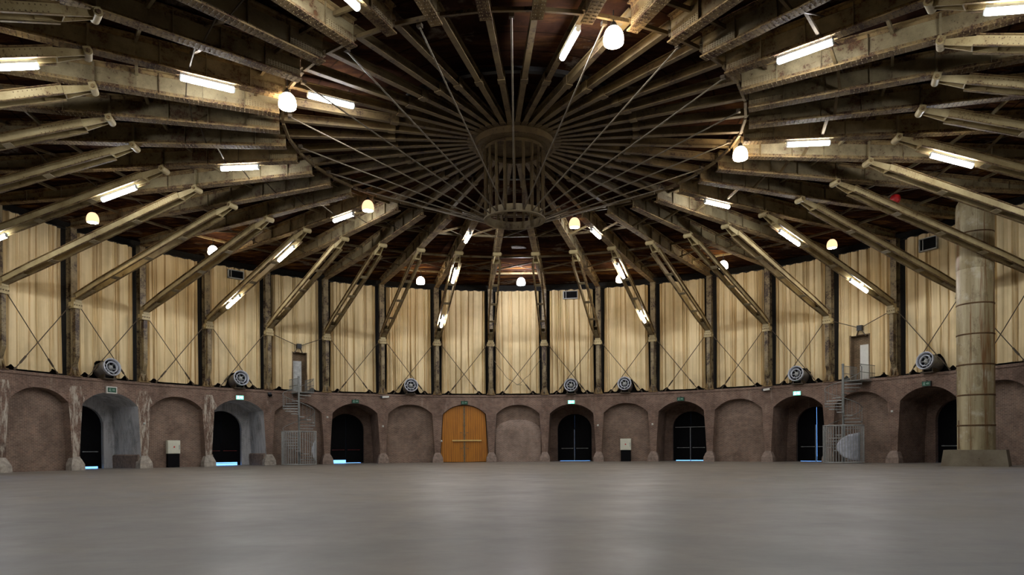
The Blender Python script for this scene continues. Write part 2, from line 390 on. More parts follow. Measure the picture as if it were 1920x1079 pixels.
# ------------------------------------------------------------------ brick arcade
W=R*DL                      # bay width along the arc
SPR=3.95; CROWN=4.70; TOP=5.5
def xo(z): return 1.99-.22*(min(z,SPR)/SPR)**1.4          # half width of a bay opening
def opening(n=14):
    left=[(-xo(z),z) for z in (0,.5,1.0,1.6,2.2,2.8,3.4,SPR)]
    hw=xo(SPR); arc=[]
    for i in range(1,n):
        u=-1+2*i/n; arc.append((hw*u,SPR+(CROWN-SPR)*(1-abs(u)**2.3)))
    return left+arc+[(-x,z) for x,z in left[::-1]]
OP=opening()
def bend(b,x,r,z): return P(b+x/W,r,z)
arcade=root('wall_arcade','brown brick arcade wall running round the hall below the curtains','wall',kind='structure')
PASS={-7:'w',-5:'w',-3:'b',1:'b',3:'b',5:'b',7:'b'}
for b in range(-9,10):
    m=MB(); hw=xo(SPR)
    # spandrel: everything above the springing
    arc=[p for p in OP if p[1]>=SPR]
    loop=[(-W/2,SPR),(-W/2,TOP)]
    vs=[];fs=[]
    xs=[-W/2]+[p[0] for p in arc]+[W/2]; zs=[SPR]+[p[1] for p in arc]+[SPR]
    for x,z in zip(xs,zs): vs+= [bend(b,x,R,z),bend(b,x,R,TOP-.16),bend(b,x,R-.05,TOP-.16),bend(b,x,R-.05,TOP),bend(b,x,R+1.0,TOP)]
    for i in range(len(xs)-1):
        for j in range(4): fs.append((i*5+j,i*5+j+1,(i+1)*5+j+1,(i+1)*5+j))
    m.add(vs,fs); put('spandrel',m.mesh('spandrel',BRICK),arcade)
    deep=b in PASS
    D=3.0 if deep else .55
    rm=MB(); vs=[];fs=[]
    for x,z in OP: vs+=[bend(b,x,R,z),bend(b,x*(1.0 if deep else .985),R+D,z)]
    fs=[(2*i,2*i+2,2*i+3,2*i+1) for i in range(len(OP)-1)]
    rm.add(vs,fs)
    if not deep:
        vs=[bend(b,x*.985,R+D,z) for x,z in OP]; c=len(vs); fs=[(i,i+1,c-2-i,c-1-i) for i in range(c//2-1)]+[(c//2-1,c//2,c//2+1)]
        rm.add(vs,fs)
        put('niche',rm.mesh('niche',BRICK_N),arcade)
    else:
        pm=PLASTER if PASS[b]=='w' else BRICK
        # back wall with a round-headed doorway
        hw2=1.32; zs_=2.72
        door=[(-hw2,0),(-hw2,1.0),(-hw2,1.9),(-hw2,zs_)]+[(-hw2*cos(PI*i/16),zs_+hw2*sin(PI*i/16)) for i in range(1,16)]+[(hw2,zs_),(hw2,1.9),(hw2,1.0),(hw2,0)]
        def outer(x,z):
            if z<zs_: return ((-xo(z) if x<0 else xo(z)),z)
            u=x/hw2; return (u*xo(SPR),SPR+(CROWN-SPR)*(1-abs(u)**2.3)) if abs(u)<.8 else (math.copysign(xo(SPR),u),zs_+(z-zs_)*1.0)
        vs=[];fs=[]
        for x,z in door:
            ox,oz=outer(x,z)
            vs+=[bend(b,x,R+D,z),bend(b,ox,R+D,oz),bend(b,x,R+D+.4,z)]
        for i in range(len(door)-1): fs+=[(3*i+2,3*i+5,3*i+3,3*i)]
        # close the corner gaps by a plate behind
        rm.add(vs,fs)
        vs=[bend(b,x,R+D,z) for x,z in OP]+[bend(b,x,R+D,z) for x,z in door]
        q=put('passage',rm.mesh('passage',pm),arcade)
        cap=MB(); co=len(OP); cd=len(door); fs=[]
        # ladder triangulation between OP and the doorway by arc fraction
        i=j=0; vv=vs
        while i<co-1 or j<cd-1:
            if j>=cd-1 or (i<co-1 and i/(co-1)<=j/(cd-1)): fs.append((i,i+1,co+j)); i+=1
            else: fs.append((i,co+j+1,co+j)); j+=1
        cap.add(vv,fs); put('passage_back',cap.mesh('passage_back',pm),arcade)
        if PASS[b]=='w':
            dm=MB()
            for sg in (-1,1):
                vs=[bend(b,sg*(xo(z)-q),rr,z) for rr in (R+.15,R+D) for q,z in ((-.02,0),(.14,0),(.14,.80),(.05,.88),(-.02,.88))]
                dm.add(vs,[(4,3,2,1,0),(5,6,7,8,9)]+[(i,(i+1)%5,(i+1)%5+5,i+5) for i in range(5)])
                put('wall_kerb',dm.mesh('wall_kerb',STONE),arcade); dm=MB()
# bay right of the wooden doors: lighter arched infill standing proud
m=MB(); arc=[(-1.85,0)]+[(-1.85,2.5)]+[(-1.85*cos(PI*i/20),2.5+1.0*sin(PI*i/20)) for i in range(1,20)]+[(1.85,2.5),(1.85,0)]
c=len(arc); vs=[bend(0,x,R+.44,z) for x,z in arc]+[bend(0,x,R+.56,z) for x,z in arc]
m.add(vs,[(i,i+1,c-2-i,c-1-i) for i in range(c//2)]+[(i,i+1,i+1+c,i+c) for i in range(c-1)])
o=put('arched_infill',m.mesh('arched_infill',BRICK_I),arcade); o['label']='lighter brick arched infill'
PIERS=[k+.5 for k in range(-10,10)]
for k in PIERS:
    m=MB(); zs=[0,.5,1.0,1.6,2.2,2.8,3.4,SPR]
    vs=[]
    for z in zs:
        h=W/2-xo(z)
        vs+=[P(k,R,z,-h),P(k,R,z,h),P(k,R+.5,z,h),P(k,R+.5,z,-h)]
    fs=[]
    for i in range(len(zs)-1):
        for j in range(4): fs.append((i*4+j,i*4+(j+1)%4,(i+1)*4+(j+1)%4,(i+1)*4+j))
    m.add(vs,fs)
    wpier = k in (-8.5,-7.5,-6.5,-5.5)
    put('pier',m.mesh('pier',BRICK_W if wpier else BRICK),arcade)
    m=MB(); a,c_=.42,.27
    sec=[(0,.43,.22),(.35,.41,.20),(.62,.30,.10),(.80,.20,.02)]
    vs=[]
    for z,h,d in sec: vs+=[P(k,R-d,z,-h),P(k,R-d,z,h),P(k,R+.3,z,h),P(k,R+.3,z,-h)]
    fs=[(3,2,1,0)]+[(i*4+j,i*4+(j+1)%4,(i+1)*4+(j+1)%4,(i+1)*4+j) for i in range(3) for j in range(4)]+[(12,13,14,15)]
    m.add(vs,fs); put('pier_plinth',m.mesh('pier_plinth',STONE_W if wpier or k==-4.5 else STONE),arcade)
# flaking whitewash on the wall heads above the left-hand piers
for k in (-8.5,-7.5,-6.5,-5.5):
    m=MB(); rn=random.Random(int(k*10)); prof=[(.46,SPR),(.52,4.25),(.42,4.6),(.30,4.95)]
    lf=[(-h+rn.uniform(-.1,.1),z) for h,z in prof]; rt_=[(h+rn.uniform(-.1,.1),z) for h,z in prof]
    vs=[P(k,R-.012,z,x) for x,z in lf]+[P(k,R-.012,z,x) for x,z in rt_]+[P(k,R+.02,z,x) for x,z in lf]+[P(k,R+.02,z,x) for x,z in rt_]
    fs=[(i,i+4,i+5,i+1) for i in range(3)]+[(3,7,15,11),(0,8,12,4)]+[(i,i+1,i+9,i+8) for i in range(3)]+[(i+4,i+12,i+13,i+5) for i in range(3)]
    m.add(vs,fs); put('whitewash_patch',m.mesh('whitewash_patch',BRICK_W),arcade)

# ------------------------------------------------------------------ passage doors
num=1
def door_poly(hw,zs_,z0,x0,x1,n=16):
    """part of a round-headed leaf between x0 and x1"""
    xs=[x0+(x1-x0)*i/n for i in range(n+1)]
    top=[(x,zs_+math.sqrt(max(0,hw*hw-x*x))) for x in xs]
    return [(x0,z0)]+top+[(x1,z0)]
GAPS={-7:(.13,.13,.006),-5:(.22,.22,.006),-3:(.26,.035,.006),1:(.02,.02,.005),3:(.06,.06,.006),5:(.02,.02,.03),7:(.05,.05,.02)}
for b in (-7,-5,-3,1,3,5,7):
    gl,gr,gc=GAPS[b]; num+=1
    pos=baypos(b)
    rt=root('door_%d'%num,'black arched passage doors in the %s bay %s of the wooden doors'%pos,'door',P(b,R+3.05,0),-b*DL,kind='structure')
    H=1.30
    fm_=MB(); q0=[(-1.5,0),(-1.5,2.72)]+[(-1.5*cos(PI*i/16),2.72+1.5*sin(PI*i/16)) for i in range(1,16)]+[(1.5,2.72),(1.5,0)]
    e_=.02 if b in (1,3,5) else .035; q1=[(-1.3+e_,0),(-1.3+e_,2.72)]+[(-(1.3-e_)*cos(PI*i/16),2.72+(1.3-e_)*sin(PI*i/16)) for i in range(1,16)]+[(1.3-e_,2.72),(1.3-e_,0)]
    vs=[];fs=[]
    for (a0,z0_),(a1,z1_) in zip(q0,q1): vs+=[(a0,.19,z0_),(a1,.19,z1_),(a1,.25,z1_),(a0,.25,z0_)]
    for i in range(len(q0)-1):
        for j in range(4): fs.append((i*4+j,i*4+(j+1)%4,(i+1)*4+(j+1)%4,(i+1)*4+j))
    fm_.add(vs,fs); put('door_frame',fm_.mesh('door_frame',BLACK),rt)
    for nm,x0,x1,z0 in (('door_leaf',-H,-gc/2,gl),('door_leaf',gc/2,H,gr)):
        m=MB(); m.exy(door_poly(H,2.72,z0,x0,x1),.12,.18)
        lf=put(nm,m.mesh(nm,BLACK),rt)
        m=MB(); sx_=-1 if x0<0 else 1
        m.tube((sx_*.12,.03,1.08),(sx_*1.15,.03,1.08),.022,8); m.box((sx_*.2-.03,.03,1.05),(sx_*.2+.03,.12,1.11)); m.box((sx_*1.05-.03,.03,1.05),(sx_*1.05+.03,.12,1.11))
        put('push_bar',m.mesh('push_bar',DULLRED if b in (-5,-3) else GALV),lf)
    m=MB(); m.box((-.05,-.02,0.0),(-.015,.12,2.7)); 
    if b in (1,3,5): put('centre_strip',m.mesh('centre_strip',GALV),rt)
    if b==-5:
        m=MB(); m.box((-1.2,.08,.13),(1.2,.12,.165)); put('bottom_rail',m.mesh('bottom_rail',BLACK),rt)
    if b==3:
        m=MB(); m.box((-1.3,.07,2.74),(1.3,.12,2.78)); put('transom',m.mesh('transom',GALV),rt)

# wooden double doors
rt=root('door_1','golden oak double doors with a pale cross bar filling an arcade bay','door',P(-1,R+.18,0),DL,kind='structure')
for s in (-1,1):
    prof=[(s*.03,0.05)]
    pts=[p for p in OP if (p[0]*s>0.03)]
    pts=sorted(pts,key=lambda p:(-abs(p[0]) if p[1]>SPR else -9, 0))
    side=[(s*(xo(z)-.06),max(.05,z)) for z in (0,1.0,2.2,3.4,SPR)]
    hw=xo(SPR)-.06; arc=[(s*hw*u,SPR+(CROWN-SPR-.04)*(1-u**2.3)) for u in (.9,.75,.6,.45,.3,.15,.02)]
    poly=[(s*.012,.03)]+side+arc
    m=MB(); m.exy(poly if s<0 else poly[::-1],0,.07)
    lf=put('door_leaf',m.mesh('door_leaf',WOOD),rt)
    m=MB()
    for z in (1.1,2.4): m.box((min(s*.15,s*.35),-.02,z),(max(s*.15,s*.35),0,z+.05))
    put('hinge_plate',m.mesh('hinge_plate',STRAP),lf)
m=MB(); m.box((-.075,-.03,.03),(.075,-.002,4.5)); 
for z in (.5,1.2,1.45,2.2,3.0,3.9): m.box((-.11,-.05,z),(.11,-.002,z+.09))
put('centre_strap',m.mesh('centre_strap',STRAP),rt)
m=MB(); m.box((-1.0,-.12,1.72),(1.4,-.05,1.84)); m.box((-.9,-.05,1.74),(-.8,0,1.82)); m.box((1.2,-.05,1.74),(1.3,0,1.82))
put('cross_bar',m.mesh('cross_bar',BARWOOD),rt)

# ------------------------------------------------------------------ columns
def column_parts():
    m=MB()      # built in local coords: y radial outward (0 = R), z from the ledge
    H=14.3-5.5
    m.box((-.19,.06,.05),(.19,.10,H)); m.box((-.19,.46,.05),(.19,.50,H)); m.box((-.03,.10,.05),(.03,.46,H))
    shaft=m.mesh('column_shaft',STEEL_C)
    m=MB(); m.exx([(.06,.55),(-.16,1.05),(-.20,1.2),(-.20,4.05),(.06,4.15)],-.13,.13)
    m.cur=1
    for z in [1.3+.22*i for i in range(13)]:
        for x in (-.09,.09): m.box((x-.016,-.222,z-.016),(x+.016,-.20,z+.016))
    pil=m.mesh('front_casing',[STEEL_C,RIVET])
    m=MB(); m.box((-.27,-.26,3.98),(.27,.2,4.34)); m.box((-.33,-.10,4.05),(.33,.1,4.22)); m.box((-.2,-.30,4.34),(.2,.06,4.60))
    m.cur=1
    for x in (-.22,-.08,.08,.22): m.tube((x,-.30,4.16),(x,-.26,4.16),.035,6)
    col=m.mesh('collar',[STEEL_L,RIVET])
    m=MB(); m.box((-.36,-.12,0),(.36,.62,.06)); m.exy([(-.34,.06),(-.19,.06),(-.19,.55)],.04,.12); m.exy([(.34,.06),(.19,.55),(.19,.06)],.04,.12)
    m.exx([(-.12,.06),(.06,.06),(.06,.5)],-.14,-.1); m.exx([(-.12,.06),(.06,.06),(.06,.5)],.1,.14)
    foot=m.mesh('foot_plate',STEEL_R)
    return [('column_shaft',shaft),('front_casing',pil),('collar',col),('foot_plate',foot)]
CP=column_parts()
for k in [x+.5 for x in range(-10,10)]:
    o,s=colpos(k)
    inst(CP,root('curtain_column','flaking riveted steel column, %s on the brick ledge %s of the wooden doors'%(o,s),'column',P(k,R,5.5),-k*DL,'columns between the curtains'))

# ------------------------------------------------------------------ curtains
FANS={-7:-.05,-5:-.01,-2:0.0,1:0.0,2:0.0,5:.02,7:.04}
RECESS={-4:(-.06,.19),6:(-.215,.08)}
def curtain(b,seed):
    rn=random.Random(seed); nu,nv=230,24
    m=MB(); half=W/2-.45
    ph=[rn.uniform(0,6.28) for _ in range(8)]; fr=[rn.uniform(.7,1.3) for _ in range(8)]
    dens=rn.uniform(.8,1.25)
    tops=[rn.uniform(-.04,.04) for _ in range(9)]
    sags=sorted(rn.uniform(.05,.95) for _ in range(3))
    fan=FANS.get(b); vs=[]
    folds=[]; x_=-half
    while x_<half:
        if rn.random()<.30: x_+=rn.uniform(.25,.6)
        folds.append((x_,rn.uniform(.03,.19),rn.uniform(.020,.045),rn.uniform(-.09,.09),rn.uniform(-1.2,1.2))); x_+=rn.uniform(.06,.16)
    for e_ in (-half+.04,-half+.17,half-.04,half-.17): folds.append((e_,.2,.04,0,0))
    def bottom(x):
        z=5.66
        for cx_,wd,h in ((-1.28,.16,.22),(1.28,.16,.22)): z+=h*math.exp(-((x-cx_)/wd)**2)
        if fan is not None:
            fx=fan*W; z+=1.0*math.exp(-((x-fx-.05)/.62)**4)
        return z
    for i in range(nu+1):
        u=-1+2*i/nu; x=u*half
        zb=bottom(x); zt=14.16+.03*sin(x*9+ph[0])
        for j in range(nv+1):
            v=j/nv; z=zb+(zt-zb)*v
            w=.05*sin(.9*x+ph[7])*sin(2.5*v)+.025*sin(dens*7*x+ph[2]+.4*sin(2.2*v+ph[3]))
            for fx_,dp_,sg_,dr_,bt_ in folds:
                q=(x-fx_-dr_*(1-v))/sg_
                if -3<q<3: w+=dp_*(1+bt_*(v-.5))*math.exp(-q*q)
            xx=x
            if v<.5:     # the cloth is gathered against the bracing rods and fans
                g=(.5-v)*2
                w+=.07*g*math.exp(-((abs(x)-1.28)/.22)**2)
                if fan is not None: w+=.10*g*g*math.exp(-((x-fan*W)/.7)**2)*sin(9*x+14*v)
                xx=x+.05*g*math.copysign(1,x)*sin(4*abs(x))
            vs.append(bend(b,xx,28.46+w,z))
    fs=[]
    rc=RECESS.get(b)
    for i in range(nu):
        for j in range(nv):
            if rc:
                xc=(-1+2*(i+.5)/nu)*half; zc=5.7+8.4*(j+.5)/nv
                if rc[0]*W<xc<rc[1]*W and zc<8.45: continue
            fs.append((i*(nv+1)+j,(i+1)*(nv+1)+j,(i+1)*(nv+1)+j+1,i*(nv+1)+j+1))
    m.add(vs,fs,True)
    return m.mesh('curtain',CURTAIN)
RAIL=MB(); 
for i in range(6):
    a=P(-.5+i/6+.0,28.5,0)
for b in range(-9,10):
    o,s=baypos(b) if b!=-1 else ('','')
    extra=''
    if b in FANS: extra=', lifted round a fan'
    if b in RECESS: extra=', cut for a doorway'
    lab=('cream pleated curtain, %s bay %s of the wooden doors%s'%(o,s,extra)) if b!=-1 else 'cream pleated curtain straight above the wooden doors'
    c=put('pleated_curtain',curtain(b,b*7+100)); tag(c,lab,'curtain','curtains round the drum')
    rl=MB(); rl.path([bend(b,-W/2+.1+(W-.2)*i/6,28.52,14.19) for i in range(7)],.03,6)
    put('curtain_rail',rl.mesh('curtain_rail',DARK),c)

# ------------------------------------------------------------------ bracing rods in the bays
def rod_between(name,a,b,lab,rad=.026,turn=True,mat=RODD,cat='rod',group='bracing rods of the bays'):
    a=Vector(a); b=Vector(b); L_=(b-a).length
    rt=root(name,lab,cat,a,0,group)
    d=(b-a)
    m=MB(); m.tube((0,0,0),d,rad,8); put('rod',m.mesh('rod',mat),rt)
    if turn:
        m=MB(); m.tube(d*.80,d*.90,rad*2.1,8); put('turnbuckle',m.mesh('turnbuckle',mat),rt)
        m=MB(); m.tube(d-d.normalized()*.16,d,rad*2.2,8); put('rod_end',m.mesh('rod_end',mat),rt)
    return rt
for b in range(-9,10):
    if b in RECESS: continue
    for s in (-1,1):
        k=b-.5 if s>0 else b+.5
        a=P(k,27.98,9.62,s*.30); e=P(b,28.18,5.56,s*1.30)
        o,sd=colpos(k)
        if k<-8.9 or k>7.6: a=P(k,27.98,9.62,s*.30)
        rod_between('bracing_rod',a,e,'rusty bracing rod sloping down %s from the %s column %s of the wooden doors'%('right' if s>0 else 'left',o,sd))
for b,cx_ in ((-4,.033),(6,-.027)):
    c=P(b+cx_,28.2,8.92)
    for s in (-1,1):
        a=P(b-s*.5,27.98,9.62,s*.30); o,sd=colpos(b-s*.5)
        rod_between('bracing_rod',a,c+(a-c).normalized()*.16,'short rod to a hanging block from the %s column %s of the wooden doors'%(o,sd),turn=False)
    rt=root('hanging_block','small dark block with two splayed legs above the high doorway in the bay %s bay %s of the wooden doors'%baypos(b),'block',c,-b*DL,'hanging blocks above the doorways')
    rt['label']='small dark block on splayed legs above the high doorway of the %s spiral stair'%('left' if b<0 else 'right')
    m=MB(); m.box((-.17,-.12,-.16),(.17,.12,.18)); put('block',m.mesh('block',DARK),rt)
    for s in (-1,1):
        m=MB(); m.beam((s*.10,0,-.12),(s*.32,.12,-.52),.06,.06); put('leg',m.mesh('leg',RODD),rt)
# two slack cables in the bay right of the doors
for s in (-1,1):
    a=P(0,28.1,8.35 if s<0 else 8.5,s*1.9); e=P(0,28.12,6.3,-s*.35 if s<0 else -.1); pts=[]
    for i in range(15):
        t=i/14; p=a.lerp(e,t); p.z-=.45*sin(PI*t)*(.6 if s>0 else 1)+.05*sin(17*t); pts.append(p)
    m=MB(); m.path(pts,.022,6)
    tag(put('slack_cable',m.mesh('slack_cable',ROD)),'thin slack cable drooping from the %s column in the bay right of the wooden doors'%('left' if s<0 else 'right'),'cable')

# ------------------------------------------------------------------ roof girders
GB=[(9.73,14.0),(15.95,14.0),(20.0,14.03),(24,14.14),(28.3,14.28)]
GT=[(9.73,14.80),(15.95,14.77),(20.0,14.74),(24,14.71),(28.3,14.68)]
def zi(pts,y):
    for (a,b),(c,d) in zip(pts[:-1],pts[1:]):
        if a<=y<=c: return b+(d-b)*(y-a)/(c-a)
    return pts[-1][1]
def girder_parts():
    m=MB()
    for i in range(len(GB)-1):
        a,b=GB[i]; c,d=GB[i+1]; e=GT[i][1]; f=GT[i+1][1]
        m.exx([(a,b),(c,d),(c,f),(a,e)],-.018,.018)
    web=m.mesh('web_plate',STEEL)
    sp=[]
    for s in (-1,1):
        m=MB(); m.exx([(9.75,14.0),(10.95,14.0),(10.95,14.38),(9.75,14.38)],s*.018,s*.035)
        m.cur=1
        for i in range(12):
            for z in (14.10,14.17,14.24,14.31): m.box((s*.035,9.82+i*.095,z),(s*.05,9.85+i*.095,z+.03))
        sp.append(('splice_plate',m.mesh('splice_plate',[STEEL,RIVET])))
        m=MB(); m.exx([(14.6,14.02),(17.4,14.02),(17.4,14.70),(14.6,14.70)],s*.018,s*.032)
        sp.append(('splice_plate',m.mesh('splice_plate',STEEL)))
    m=MB(); m.ribbon(GB,-.05,0,-.19,.19)
    for s in (-1,1): m.ribbon(GB,0,.14,s*.018,s*.05)
    m.cur=1
    y=9.85
    while y<28:
        zb=zi(GB,y)
        for sx_ in (-1,1):
            m.box((sx_*.062-.012,y-.016,zb+.075),(sx_*.062+.012,y+.016,zb+.107))
            for x in (.07,.14): m.box((sx_*x-.016,y-.016,zb-.068),(sx_*x+.016,y+.016,zb-.05))
        y+=.16
    bf=m.mesh('bottom_flange',[STEEL_R,RIVET])
    m=MB(); m.ribbon(GT,0,.04,-.17,.17)
    for s in (-1,1): m.ribbon(GT,-.11,0,s*.018,s*.045)
    tf=m.mesh('top_flange',STEEL_R)
    parts=[('web_plate',web),*sp,('bottom_flange',bf),('top_flange',tf)]
    for y in (11.0,12.45,13.9,15.95,17.6,19.6,21.8,24.0,26.2):
        m=MB(); zb=zi(GB,y); zt=zi(GT,y); w=.15 if y==15.95 else .10
        for s in (-1,1):
            m.box((min(s*.018,s*w),y-.035,zb+.005),(max(s*.018,s*w),y+.035 if y==15.95 else y-.015,zt-.005))
        parts.append(('stiffener',m.mesh('stiffener',STEEL)))
    return parts
GP=girder_parts()
KS=[x+.5 for x in range(-20,20)]
LINES=[-17.5,-13.5,-9.5,-5.5,-1.5,2.5,6.5,10.5,14.5,18.5]
def shift(parts,dy,dz):
    for p in parts:
        for me in [p[1]]+[s[1] for s in (p[2] if len(p)>2 else [])]:
            me.transform(Matrix.Translation((0,dy,dz)))
shift(GP,-9.73,-13.95)
for k in KS:
    o,s=colpos(k)
    lit=', carrying a lit tube' if k in LINES else ''
    inst(GP,root('roof_girder','deep riveted roof girder, %s to the %s of the wooden doors%s'%(o,s,lit),'girder',P(k,9.73,13.95),-k*DL,'radial roof girders'))

# slim inner rafters from the girder ends to the hub
def rafter_parts():
    z0,z1=14.40,14.72; a,b=1.72,9.70
    m=MB(); m.box((-.10,a,0),(.10,b,.035)); m.box((-.10,a,z1-z0-.035),(.10,b,z1-z0)); m.box((-.014,a,.035),(.014,b,z1-z0-.035))
    m.v=[(x,y-a,z) for x,y,z in m.v]
    beam=m.mesh('rafter_beam',RIB)
    m=MB(); m.box((-.135,5.1,-.03),(.135,5.4,0)); m.box((-.13,5.1,0),(-.10,5.4,.32)); m.box((.10,5.1,0),(.13,5.4,.32))
    m.v=[(x,y-a,z) for x,y,z in m.v]
    j=m.mesh('joint_plate',RIB)
    m=MB(); m.box((-.13,a,-.02),(.13,a+.32,0)); m.v=[(x,y-a,z) for x,y,z in m.v]
    e=m.mesh('end_cleat',RIB)
    return [('rafter_beam',beam),('joint_plate',j),('end_cleat',e)]
RP=rafter_parts()
for k in KS:
    o,s=colpos(k)
    inst(RP,root('hub_rafter','slim hub rafter inside the %s roof girder to the %s of the wooden doors'%(o,s),'rafter',P(k,1.72,14.40),-k*DL,'rafters of the hub'))

# ------------------------------------------------------------------ inclined struts
PA=Vector((0,15.95,13.86)); PB=Vector((0,27.80,10.14))
SD=(PB-PA); SL=SD.length; SD.normalize(); SU=Vector((1,0,0)).cross(SD); 
if SU.z<0: SU=-SU
SM=Matrix((Vector((1,0,0)),SD,SU)).transposed().to_4x4()       # x, along, up
def strut_parts():
    def xf(m): m.v=[tuple(SM@Vector(v)) for v in m.v]; return m
    parts=[]
    h=.18
    for s in (-1,1):
        m=MB()
        def cx(q,y):     # rails close in towards the foot
            return s*(.21 - .09*max(0,(y-10.2)/2.2))
        for y0,y1 in ((.95,10.2),(10.2,SL-.02)):
            for mi_,(z0,z1,w0,w1) in enumerate(((-h,h,0,.022),(h-.03,h,0,.105),(-h,-h+.03,0,.105))):
                m.cur=2 if mi_ else 0
                vs=[]
                for y in (y0,y1):
                    c=cx(0,y); a,b=c+s*w0,c+s*w1
                    vs+=[(a,y,z0),(b,y,z0),(b,y,z1),(a,y,z1)]
                m.add(vs,[(0,1,2,3),(7,6,5,4),(0,4,5,1),(1,5,6,2),(2,6,7,3),(3,7,4,0)])
        m.cur=1
        for y in [1.3+.14*i for i in range(9)]:
            for z in (-.09,.09): m.box((s*.232-.012,y-.016,z-.016),(s*.232+.012,y+.016,z+.016))
        parts.append(('channel_rail',xf(m).mesh('channel_rail',[STEEL_L,RIVET,STEEL_R])))
    for y in (3.7,6.4,9.1):
        for z in (1,):
            m=MB(); m.box((-.20,y-.15,-h-.02),(.20,y+.15,-h))
            parts.append(('batten_plate',xf(m).mesh('batten_plate',STEEL)))
    m=MB()
    for s in (-1,1):
        # tapering fork plates
        vs=[]
        for t in (0,.03):
            vs+=[(s*(.08+t),.10,-.09),(s*(.08+t),.10,.09),(s*(.165+t),.93,.15),(s*(.165+t),1.6,.12),(s*(.165+t),1.6,-.12),(s*(.165+t),.93,-.15)]
        m.add(vs,[(0,1,2,5),(5,2,3,4),(6,11,8,7),(11,10,9,8),(0,6,7,1),(1,7,8,2),(2,8,9,3),(3,9,10,4),(4,10,11,5),(5,11,6,0)])
    m.box((-.165,.90,-.155),(.165,.94,.155))
    parts.append(('fork_plate',xf(m).mesh('fork_plate',STEEL_L)))
    m=MB(); m.tube((-.26,0,-.02),(.26,0,-.02),.13,16); m.box((-.2,-.12,.06),(.2,.12,.16))
    pin=xf(m).mesh('hinge_pin',STEEL_L)
    nuts=[]
    for s in (-1,1):
        m=MB(); m.tube((s*.26,0,-.02),(s*.31,0,-.02),.07,6); nuts.append(('pin_nut',xf(m).mesh('pin_nut',STEEL_R)))
    parts.append(('hinge_pin',pin,nuts))
    m=MB(); m.box((-.13,11.0,h-.03),(.13,SL,h)); m.box((-.13,11.0,-h),(.13,SL,-h+.03)); m.box((-.17,SL-.10,-.2),(.17,SL+.05,.2))
    parts.append(('foot_shoe',xf(m).mesh('foot_shoe',STEEL)))
    return parts
SP=strut_parts()
for k in KS:
    if abs(k)>15.6: continue
    o,s=colpos(k)
    lit=', carrying lit tubes' if k in LINES else ''
    inst(SP,root('inclined_strut','pale double strut, %s to the %s of the wooden doors%s'%(o,s,lit),'strut',P(k,15.95,13.86),-k*DL,'inclined struts'))

# ------------------------------------------------------------------ purlin rings, girder bracing, ring of ties
def purlin_ring(r,z,w,h,mat,label,inset=.05):
    half=r*math.tan(DL/2)-inset
    rt=root('purlin_ring',label,'purlin ring',(0,0,z),0,None)
    m=MB(); m.box((-half,-w/2,-h/2),(half,w/2,h/2)); me=m.mesh('purlin',mat)
    for b in range(-20,20):
        o=put('purlin',me,rt); o.location=P(b,r*cos(DL/2)+0.0,0); o.rotation_euler=(0,0,-b*DL)
    return rt
purlin_ring(5.25,14.82,.22,.16,DARK,'dark ring of short purlins over the rafters halfway to the hub',.0)
purlin_ring(9.60,14.36,.10,.12,RIB,'ring of short ties between the girder tips around the open centre',.06)
purlin_ring(10.6,14.60,.10,.14,RIB,'ring of purlins just outside the girder tips')
purlin_ring(14.6,14.62,.10,.12,STEEL,'ring of purlins just inside the strut hinges')
purlin_ring(19.6,14.62,.08,.12,STEEL,'ring of purlins between the roof girders just outside the strut hinges')
purlin_ring(24.3,14.60,.08,.12,STEEL,'outermost ring of purlins near the curtain tops')
def brace_parts(r,th):
    h=r*math.tan(DL/2)-.06; parts=[]
    m=MB(); m.beam((-h,0,14.05-13.95),(h,0,14.68-13.95),th,th); parts.append(('diagonal',m.mesh('diagonal',RIB)))
    m=MB(); m.beam((h,.1,14.05-13.95),(-h,.1,14.68-13.95),th*.4,th*.4); parts.append(('diagonal',m.mesh('diagonal',RODD)))
    return parts
for r,nm,th,lb in ((12.9,'inner',.10,'inner'),(21.0,'outer',.09,'outer')):
    bp=brace_parts(r,th)
    for b in range(-20,20):
        if r>20 and abs(b)>14: continue
        o,s=(baypos(b) if b!=-1 else ('',''))
        lab=('crossed %s girder braces over the %s bay to the %s of the wooden doors'%(lb,o,s)) if b!=-1 else 'crossed %s braces between the roof girders over the wooden doors'%lb
        inst(bp,root('girder_brace',lab,'brace',P(b,r*cos(DL/2),13.95),-b*DL,lb+' girder braces'))

# ------------------------------------------------------------------ central lantern cage and tie rods
rt=root('hub_cage','central cylindrical steel cage hanging under the roof hub','cage',(0,0,11.0))
Z=lambda z:z-11.0
m=MB(); m.lathe([(1.20,Z(14.10)),(1.76,Z(14.10)),(1.76,Z(14.16)),(1.74,Z(14.17)),(1.74,Z(14.70)),(1.70,Z(14.70)),(1.70,Z(14.16)),(1.20,Z(14.16)),(1.20,Z(14.10))],64,smooth=False)
m.cur=1
for i in range(80):
    t=2*PI*i/80
    for r in (1.42,1.66): m.box((r*cos(t)-.018,r*sin(t)-.018,Z(14.08)),(r*cos(t)+.018,r*sin(t)+.018,Z(14.10)))
hub=put('hub_flange',m.mesh('hub_flange',[RIB,RIVET]),rt)
m=MB(); m.lathe([(1.22,Z(13.96)),(1.28,Z(13.96)),(1.28,Z(14.12)),(1.22,Z(14.12)),(1.22,Z(13.96))],64,smooth=False); put('upper_ring',m.mesh('upper_ring',RIB),rt)
m=MB(); m.lathe([(0,Z(14.22)),(1.5,Z(14.22)),(1.5,Z(14.30)),(0,Z(14.30))],48,smooth=False); put('cap_disc',m.mesh('cap_disc',RIB),rt)
